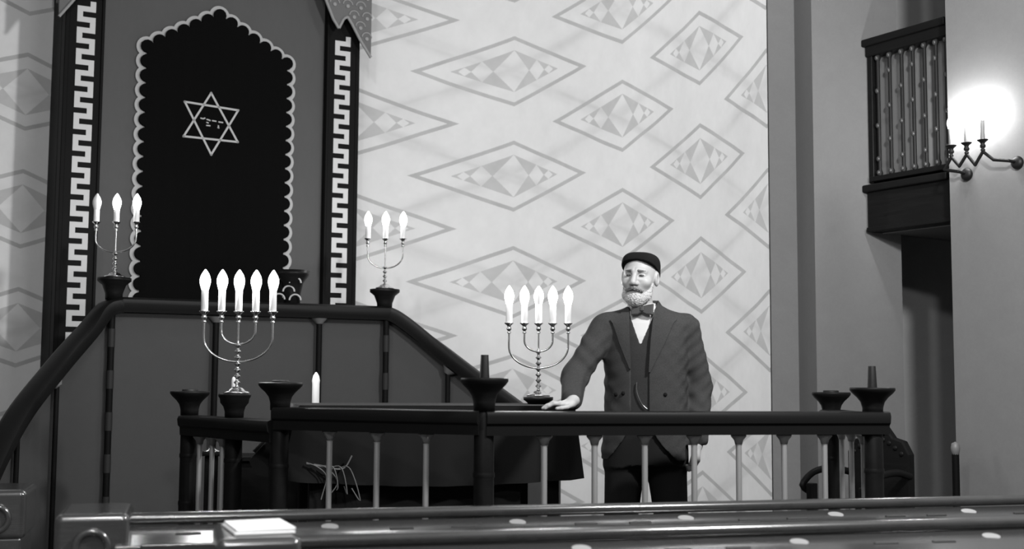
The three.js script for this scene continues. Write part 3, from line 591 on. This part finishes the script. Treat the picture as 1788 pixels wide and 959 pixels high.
{
  const man = thing('person', 'bearded man in dark suit, bow tie and black skullcap standing behind the balustrade', 'person', [0.622, 0.3, 5.78]);
  const yaw = rad(-13), cy = Math.cos(yaw), sy = Math.sin(yaw);
  const T = (x, z) => [x * cy - z * sy, x * sy + z * cy];            // world-aligned -> torso frame
  const tab = [[0.70, 0.205, 0.138], [0.80, 0.203, 0.142], [0.92, 0.196, 0.143], [1.04, 0.19, 0.148], [1.15, 0.19, 0.148], [1.25, 0.197, 0.142], [1.33, 0.2, 0.13], [1.39, 0.185, 0.11], [1.44, 0.12, 0.085], [1.475, 0.075, 0.07], [1.53, 0.05, 0.05]];
  const row = y => { if (y <= tab[0][0]) return tab[0]; for (let i = 0; i < tab.length - 1; i++) if (y < tab[i + 1][0]) { const f = (y - tab[i][0]) / (tab[i + 1][0] - tab[i][0]); return [0, tab[i][1] + f * (tab[i + 1][1] - tab[i][1]), tab[i][2] + f * (tab[i + 1][2] - tab[i][2])]; } return tab[tab.length - 1]; };
  const torso = (x, y, z) => { const [a, c] = T(x, z), r = row(y); const q = Math.pow(Math.pow(Math.abs(a) / r[1], 2.3) + Math.pow(Math.abs(c) / r[2], 2.3), 1 / 2.3); return Math.max((q - 1) * Math.min(r[1], r[2]), y - 1.5); };
  const sh = [-0.192, 1.37, 0.0], el = [-0.335, 1.135, 0.10], wr = [-0.36, 1.045, 0.345];
  const sh2 = [0.19, 1.368, 0.0], el2 = [0.252, 1.1, -0.035], wr2 = [0.232, 0.865, 0.045];
  const crease = (x, y, z) => 0.0022 * Math.sin(y * 48 + x * 34 + 3 * Math.sin(x * 17 + y * 9)) + 0.0016 * Math.sin(y * 105 - x * 70 + z * 40);
  const arms = (x, y, z, o) => Math.min(
    smin(cone(x, y, z, sh, el, 0.066 + o, 0.058 + o), cone(x, y, z, el, wr, 0.06 + o, 0.047 + o), 0.03),
    smin(cone(x, y, z, sh2, el2, 0.066 + o, 0.06 + o), cone(x, y, z, el2, wr2, 0.06 + o, 0.05 + o), 0.03));
  const coat = (x, y, z) => {
    let d = smin(torso(x, y, z), cone(x, y, z, [-0.17, 1.392, 0], [0.17, 1.388, 0], 0.05, 0.05), 0.06);
    d = smin(d, arms(x, y, z, 0), 0.022);
    const far = Math.min(1, Math.max(0, (Math.abs(x) - 0.12) / 0.1));
    return d + crease(x, y, z) * (0.25 + 0.75 * far);
  };
  const xl = y => y > 1.2 ? -0.05 - (y - 1.2) * 0.06 : y > 0.95 ? -0.05 : -0.05 - Math.pow((0.95 - y) / 0.2, 1.6) * 0.13;
  const xr = y => y > 1.2 ? 0.032 + (y - 1.2) * 0.09 : y > 0.95 ? 0.032 : 0.032 + Math.pow((0.95 - y) / 0.2, 1.6) * 0.14;
  const jacket = (x, y, z) => {
    const [a, c] = T(x, z), open = Math.max(xl(y) - a, a - xr(y), -c);
    let d = Math.max(coat(x, y, z), -open);
    const armside = cone(x, y, z, wr, el, 0.07, 0.2);
    d = Math.max(d, 0.765 - y);
    // cuffs
    d = Math.max(d, ((x - wr[0]) * 0.09 + (y - wr[1]) * -0.33 + (z - wr[2]) * 0.94) - (x < -0.2 && z > 0.2 ? 0.04 : 9));
    if (x > 0.17 && y < 0.9) d = Math.max(d, 0.835 - y + 0.0 * armside);
    return d;
  };
  const body = obj('body', (() => {
    // --- head
    const hy = rad(-21), ch = Math.cos(hy), shh = Math.sin(hy), hc = [-0.03, 1.6, 0.03], tilt = 0.05;
    const H = f => (X, Y, Z) => { let x = X - hc[0], y = Y - hc[1], z = Z - hc[2]; let a = x * ch - z * shh, c = x * shh + z * ch; const q = a * Math.cos(tilt) - y * Math.sin(tilt), r = a * Math.sin(tilt) + y * Math.cos(tilt); return f(q, r, c); };
    man.userData.H = null; delete man.userData.H;
    const head = (x, y, z) => {
      const ax = Math.abs(x);
      let d = ell(x, y, z, [0, 0.032, -0.018], [0.077, 0.083, 0.096]);
      d = smin(d, ell(x, y, z, [0, -0.03, 0.014], [0.063, 0.084, 0.076]), 0.03);
      d = smin(d, ell(x, y, z, [0, -0.088, 0.05], [0.036, 0.028, 0.036]), 0.03);
      d = smin(d, ell(ax, y, z, [0.042, -0.022, 0.056], [0.026, 0.024, 0.026]), 0.02);
      d = smin(d, cone(ax, y, z, [0.008, 0.028, 0.082], [0.04, 0.026, 0.066], 0.012, 0.011), 0.016);
      d = smax(d, -ell(ax, y, z, [0.031, 0.008, 0.096], [0.021, 0.012, 0.024]), 0.012);
      d = smin(d, ell(ax, y, z, [0.031, 0.007, 0.071], [0.0165, 0.010, 0.013]), 0.004);
      d = smin(d, cone(ax, y, z, [0.02, -0.011, 0.082], [0.043, -0.011, 0.07], 0.006, 0.005), 0.012);
      d = smin(d, cone(x, y, z, [0, 0.018, 0.086], [0, -0.026, 0.11], 0.010, 0.014), 0.012);
      d = smin(d, ell(ax, y, z, [0.0135, -0.031, 0.096], [0.009, 0.009, 0.012]), 0.008);
      const ear = smax(ell(ax, y, z, [0.079, 0.0, -0.012], [0.013, 0.035, 0.022]), -ell(ax, y, z, [0.092, 0.002, -0.006], [0.009, 0.022, 0.012]), 0.006);
      return smin(d, ear, 0.006);
    };
    const neck = (x, y, z) => cone(x, y, z, [-0.028, 1.53, 0.005], [-0.01, 1.4, -0.005], 0.054, 0.06);
    const hd = H(head);
    const gHead = surfaceNet((x, y, z) => smin(hd(x, y, z), neck(x, y, z), 0.03), [-0.16, 1.41, -0.14], [0.11, 1.74, 0.19], 0.0038);
    // --- hands: palm box + five finger chains
    const hand = (palm, thumb, fingers, rad0) => (x, y, z) => {
      let d = 1;
      for (const [a, b, r0, r1] of palm) d = smin(d, cone(x, y, z, a, b, r0, r1), 0.014);
      for (const ch of [thumb, ...fingers]) { let f = 1; for (let i = 0; i < ch.length - 1; i++) f = smin(f, cone(x, y, z, ch[i], ch[i + 1], rad0 - 0.0009 * i, rad0 - 0.0009 * (i + 1)), 0.004); d = smin(d, f, 0.006); }
      return d;
    };
    // right hand (on the rail): the back of the hand is up, the fingers lie along the rail towards the table
    const F1 = [0, 1, 2, 3].map(i => { const z = 0.452 - i * 0.0205, len = [0.92, 1, 0.95, 0.78][i], x0 = -0.412 + Math.abs(i - 1) * 0.003; return [[x0, 1.024, z], [x0 - 0.034 * len, 1.026, z + 0.004], [x0 - 0.058 * len, 1.016, z + 0.006], [x0 - 0.074 * len, 1.006, z + 0.006]]; });
    const h1 = hand([[[-0.352, 1.04, 0.372], [-0.37, 1.03, 0.405], 0.027, 0.022], ...[0, 1, 2, 3].map(i => [[-0.362, 1.026, 0.425 - i * 0.012], [-0.41, 1.023, 0.452 - i * 0.0205], 0.015, 0.0125])], [[-0.362, 1.02, 0.43], [-0.385, 1.012, 0.468], [-0.41, 1.008, 0.483], [-0.428, 1.006, 0.486]], F1, 0.0102);
    const gH1 = surfaceNet(h1, [-0.53, 0.97, 0.33], [-0.30, 1.08, 0.53], 0.0034);
    // left hand: hanging, fingers curled
    const F2 = [0, 1, 2, 3].map(i => { const z = 0.088 - i * 0.019, k = [0.95, 1, 0.95, 0.8][i]; return [[0.225, 0.768, z], [0.21, 0.768 - 0.036 * k, z], [0.188, 0.768 - 0.044 * k, z + 0.002], [0.178, 0.768 - 0.026 * k, z + 0.003]]; });
    const h2 = hand([[[0.232, 0.86, 0.048], [0.229, 0.835, 0.055], 0.028, 0.026], ...[0, 1, 2, 3].map(i => [[0.229, 0.835, 0.07 - i * 0.012], [0.225, 0.768, 0.088 - i * 0.019], 0.015, 0.0125])], [[0.22, 0.835, 0.075], [0.205, 0.8, 0.102], [0.197, 0.772, 0.106], [0.19, 0.752, 0.1]], F2, 0.0102);
    const gH2 = surfaceNet(h2, [0.14, 0.69, -0.02], [0.29, 0.91, 0.15], 0.0034);
    // --- the rest of the figure, under the clothes
    const rest = (x, y, z) => {
      let d = smin(torso(x, y, z) + 0.035, cone(x, y, z, [-0.16, 1.385, 0], [0.16, 1.385, 0], 0.03, 0.03), 0.05);
      d = Math.max(d, 0.8 - y);
      d = smin(d, arms(x, y, z, -0.02), 0.02); d = smin(d, neck(x, y, z), 0.02);
      for (const s of [-1, 1]) { d = smin(d, cone(x, y, z, [s * 0.09, 0.86, -0.01], [s * 0.115, 0.48, 0], 0.075, 0.05), 0.03); d = smin(d, cone(x, y, z, [s * 0.115, 0.48, 0], [s * 0.13, 0.09, -0.02], 0.05, 0.036), 0.02); d = smin(d, cone(x, y, z, [s * 0.13, 0.05, -0.02], [s * 0.15, 0.04, 0.14], 0.036, 0.03), 0.02); }
      return d;
    };
    const gRest = surfaceNet(rest, [-0.48, -0.02, -0.2], [0.36, 1.5, 0.44], 0.014);
    // things that sit on the head
    man.H = H; man.hd = hd;
    return mergeGeometries([gHead, gH1, gH2, gRest].map(clean));
  })(), M.skin, man);
  const H = man.H, hd = man.hd; delete man.H; delete man.hd;
  obj('jacket', surfaceNet(jacket, [-0.46, 0.74, -0.22], [0.36, 1.51, 0.44], 0.0075), M.suit, man);
  obj('waistcoat', surfaceNet((x, y, z) => { const [a, c] = T(x, z), v = (y - 1.285) - Math.abs(a + 0.008) * 2.6; return Math.max(torso(x, y, z) + 0.013, 0.93 - y + 0.3 * Math.abs(a), -Math.max(-v, -c)  , y - 1.44); }, [-0.24, 0.88, -0.2], [0.24, 1.47, 0.22], 0.0075), M.suitDark, man);
  obj('shirt', surfaceNet((x, y, z) => { const d = smin(torso(x, y, z) + 0.021, cone(x, y, z, [-0.022, 1.475, 0.006], [-0.012, 1.42, 0.0], 0.066, 0.069), 0.015); return Math.max(d, 1.1 - y, y - 1.492 + 0.16 * (z + 0.02)); }, [-0.22, 1.08, -0.2], [0.22, 1.53, 0.2], 0.0065), M.shirt, man);
  obj('trousers', surfaceNet((x, y, z) => {
    let d = Math.max(torso(x, y, z) + 0.015, y - 0.98, 0.74 - y);
    for (const s of [-1, 1]) { d = smin(d, cone(x, y, z, [s * 0.09, 0.82, -0.01], [s * 0.118, 0.46, 0], 0.098, 0.075), 0.04); d = smin(d, cone(x, y, z, [s * 0.118, 0.46, 0], [s * 0.132, 0.07, -0.02], 0.075, 0.068), 0.03); }
    return Math.max(d, 0.06 - y);
  }, [-0.26, 0.04, -0.2], [0.26, 1.0, 0.2], 0.011), M.trouser, man);
  for (const s of [-1, 1]) obj('shoe', surfaceNet((x, y, z) => Math.max(smin(cone(x, y, z, [s * 0.132, 0.05, -0.04], [s * 0.15, 0.035, 0.15], 0.05, 0.042), cone(x, y, z, [s * 0.132, 0.1, -0.03], [s * 0.135, 0.05, 0.02], 0.045, 0.05), 0.02), 0.002 - y), [s * 0.14 - 0.09, -0.01, -0.12], [s * 0.14 + 0.09, 0.16, 0.22], 0.01), M.cap, man);
  // lapels laid on the coat: rows of [y, inner x, outer x] in the torso frame
  const front = (a, y, off) => { let c = 0.3; for (let i = 0; i < 160; i++) { const x = a * cy + c * sy, z = -a * sy + c * cy, d = coat(x, y, z) - off; if (d < 0.0004) break; c -= Math.max(0.0006, d * 0.7); if (c < -0.05) break; } return new THREE.Vector3(a * cy + c * sy, y, -a * sy + c * cy); };
  const patch = (rows, off, nx = 8) => {
    const P = [], idx = [], R = []; for (let i = 0; i < rows.length - 1; i++) for (let k = 0; k < 4; k++) { const f = k / 4; R.push(rows[i].map((v, q) => v + (rows[i + 1][q] - v) * f)); } R.push(rows[rows.length - 1]);
    for (const o of [off, off - 0.008]) for (const [y, a, b] of R) for (let k = 0; k <= nx; k++) { const p = front(a + (b - a) * k / nx, y, o); P.push(p.x, p.y, p.z); }
    const W = nx + 1, n = R.length, q = n * W;
    for (let i = 0; i < n - 1; i++) for (let k = 0; k < nx; k++) { const a = i * W + k, b = a + 1, c = a + W, d = c + 1; idx.push(a, c, b, b, c, d); }
    const edge = (a, b) => idx.push(a, b, a + q, b, b + q, a + q);
    for (let i = 0; i < n - 1; i++) { edge(i * W, (i + 1) * W); edge((i + 1) * W + nx, i * W + nx); }
    for (let k = 0; k < nx; k++) { edge(k + 1, k); edge((n - 1) * W + k, (n - 1) * W + k + 1); }
    const g = new THREE.BufferGeometry(); g.setAttribute('position', new THREE.Float32BufferAttribute(P, 3)); g.setIndex(idx);
    g.setAttribute('uv', new THREE.Float32BufferAttribute(P.filter((_, i) => i % 3 !== 2).map(v => v * 2.2), 2));
    return toCreasedNormals(g, 0.9);
  };
  obj('lapel', patch([[1.455, -0.066, -0.085], [1.43, -0.062, -0.11], [1.405, -0.06, -0.15], [1.39, -0.06, -0.138], [1.3, -0.055, -0.105], [1.18, -0.048, -0.055]], 0.009), M.suit, man);
  obj('lapel', patch([[1.455, 0.052, 0.07], [1.43, 0.05, 0.1], [1.405, 0.048, 0.152], [1.39, 0.047, 0.14], [1.3, 0.04, 0.105], [1.165, 0.033, 0.04]], 0.009), M.suit, man);
  for (const [a, y] of [[-0.12, 1.065], [0.105, 1.065], [-0.085, 1.07]]) { const p = front(a, y, 0.003); obj('button', new THREE.SphereGeometry(0.009, 10, 8).scale(1, 1, 0.6).translate(p.x, p.y, p.z), M.cap, man); }
  { const pts = [[-0.022, 1.12], [-0.024, 1.09], [-0.014, 1.05], [0.006, 1.015], [0.024, 1.0]].map(([a, y]) => front(a, y, -0.004)); obj('watch_chain', tube(pts, 0.0028, 30, 6), M.silver, man); }
  // collar wings, bow tie
  { const c = [-0.022, 1.452, 0.083], b = new THREE.Group();
    const wing = s => extr(poly([[0, -0.009], [s * 0.02, -0.02], [s * 0.046, -0.022], [s * 0.048, 0.02], [s * 0.02, 0.016], [0, 0.009]]), 0.012, 0.004);
    obj('bow_tie', [wing(1), wing(-1), rbox(0.02, 0.022, 0.026, 0, 0, 0.008, 0.006)].map(g => g.rotateZ(0.0).rotateX(-0.12).rotateY(yaw * 1.2).translate(...c)), M.tie, man);
  }
  // skullcap, beard, moustache, eyebrows, eyes follow the head
  const capF = H((x, y, z) => { const d = Math.pow(Math.pow(Math.abs(x) / 0.085, 3) + Math.pow(Math.abs(y - 0.03) / 0.093, 4) + Math.pow(Math.abs(z + 0.018) / 0.1, 3), 1 / 3.2); return Math.max((d - 1) * 0.084, 0.052 + 0.42 * z - y - 0.10 * Math.abs(x) * 1.2 + 0.0); });
  obj('skullcap', surfaceNet(capF, [-0.16, 1.58, -0.14], [0.11, 1.75, 0.19], 0.004), M.cap, body);
  const fuzz = (x, y, z) => 0.0022 * Math.sin(x * 420 + 3 * Math.sin(y * 300)) * Math.sin(y * 260 + z * 350);
  obj('beard', surfaceNet((X, Y, Z) => Math.max(H((x, y, z) => {
    const ax = Math.abs(x); let d = ell(x, y, z, [0, -0.096, 0.054], [0.047, 0.037, 0.043]);
    d = smin(d, cone(ax, y, z, [0.062, -0.028, 0.012], [0.045, -0.082, 0.036], 0.012, 0.02), 0.02);
    d = smin(d, cone(ax, y, z, [0.045, -0.082, 0.036], [0, -0.108, 0.06], 0.02, 0.024), 0.02);
    return d + fuzz(x, y, z);
  })(X, Y, Z), -9), [-0.16, 1.44, -0.06], [0.1, 1.63, 0.19], 0.0036), M.beard, body);
  obj('moustache', surfaceNet(H((x, y, z) => cone(Math.abs(x), y, z, [0.004, -0.05, 0.098], [0.038, -0.062, 0.078], 0.0105, 0.007) + fuzz(x, y, z)), [-0.14, 1.5, 0.02], [0.07, 1.58, 0.18], 0.003), M.moustache, body);
  obj('eyebrows', surfaceNet(H((x, y, z) => cone(Math.abs(x), y, z, [0.017, 0.029, 0.089], [0.046, 0.028, 0.071], 0.0062, 0.0045)), [-0.13, 1.58, 0.02], [0.07, 1.67, 0.17], 0.003), M.brow, body);
  obj('eyes', surfaceNet(H((x, y, z) => ell(Math.abs(x), y, z, [0.031, 0.0075, 0.079], [0.012, 0.0056, 0.0088])), [-0.13, 1.58, 0.02], [0.07, 1.64, 0.17], 0.0022), M.eye, body);
}

scene.traverse(o => { if (o.isMesh) { o.castShadow = true; o.receiveShadow = true; } });
renderer.render(scene, camera);
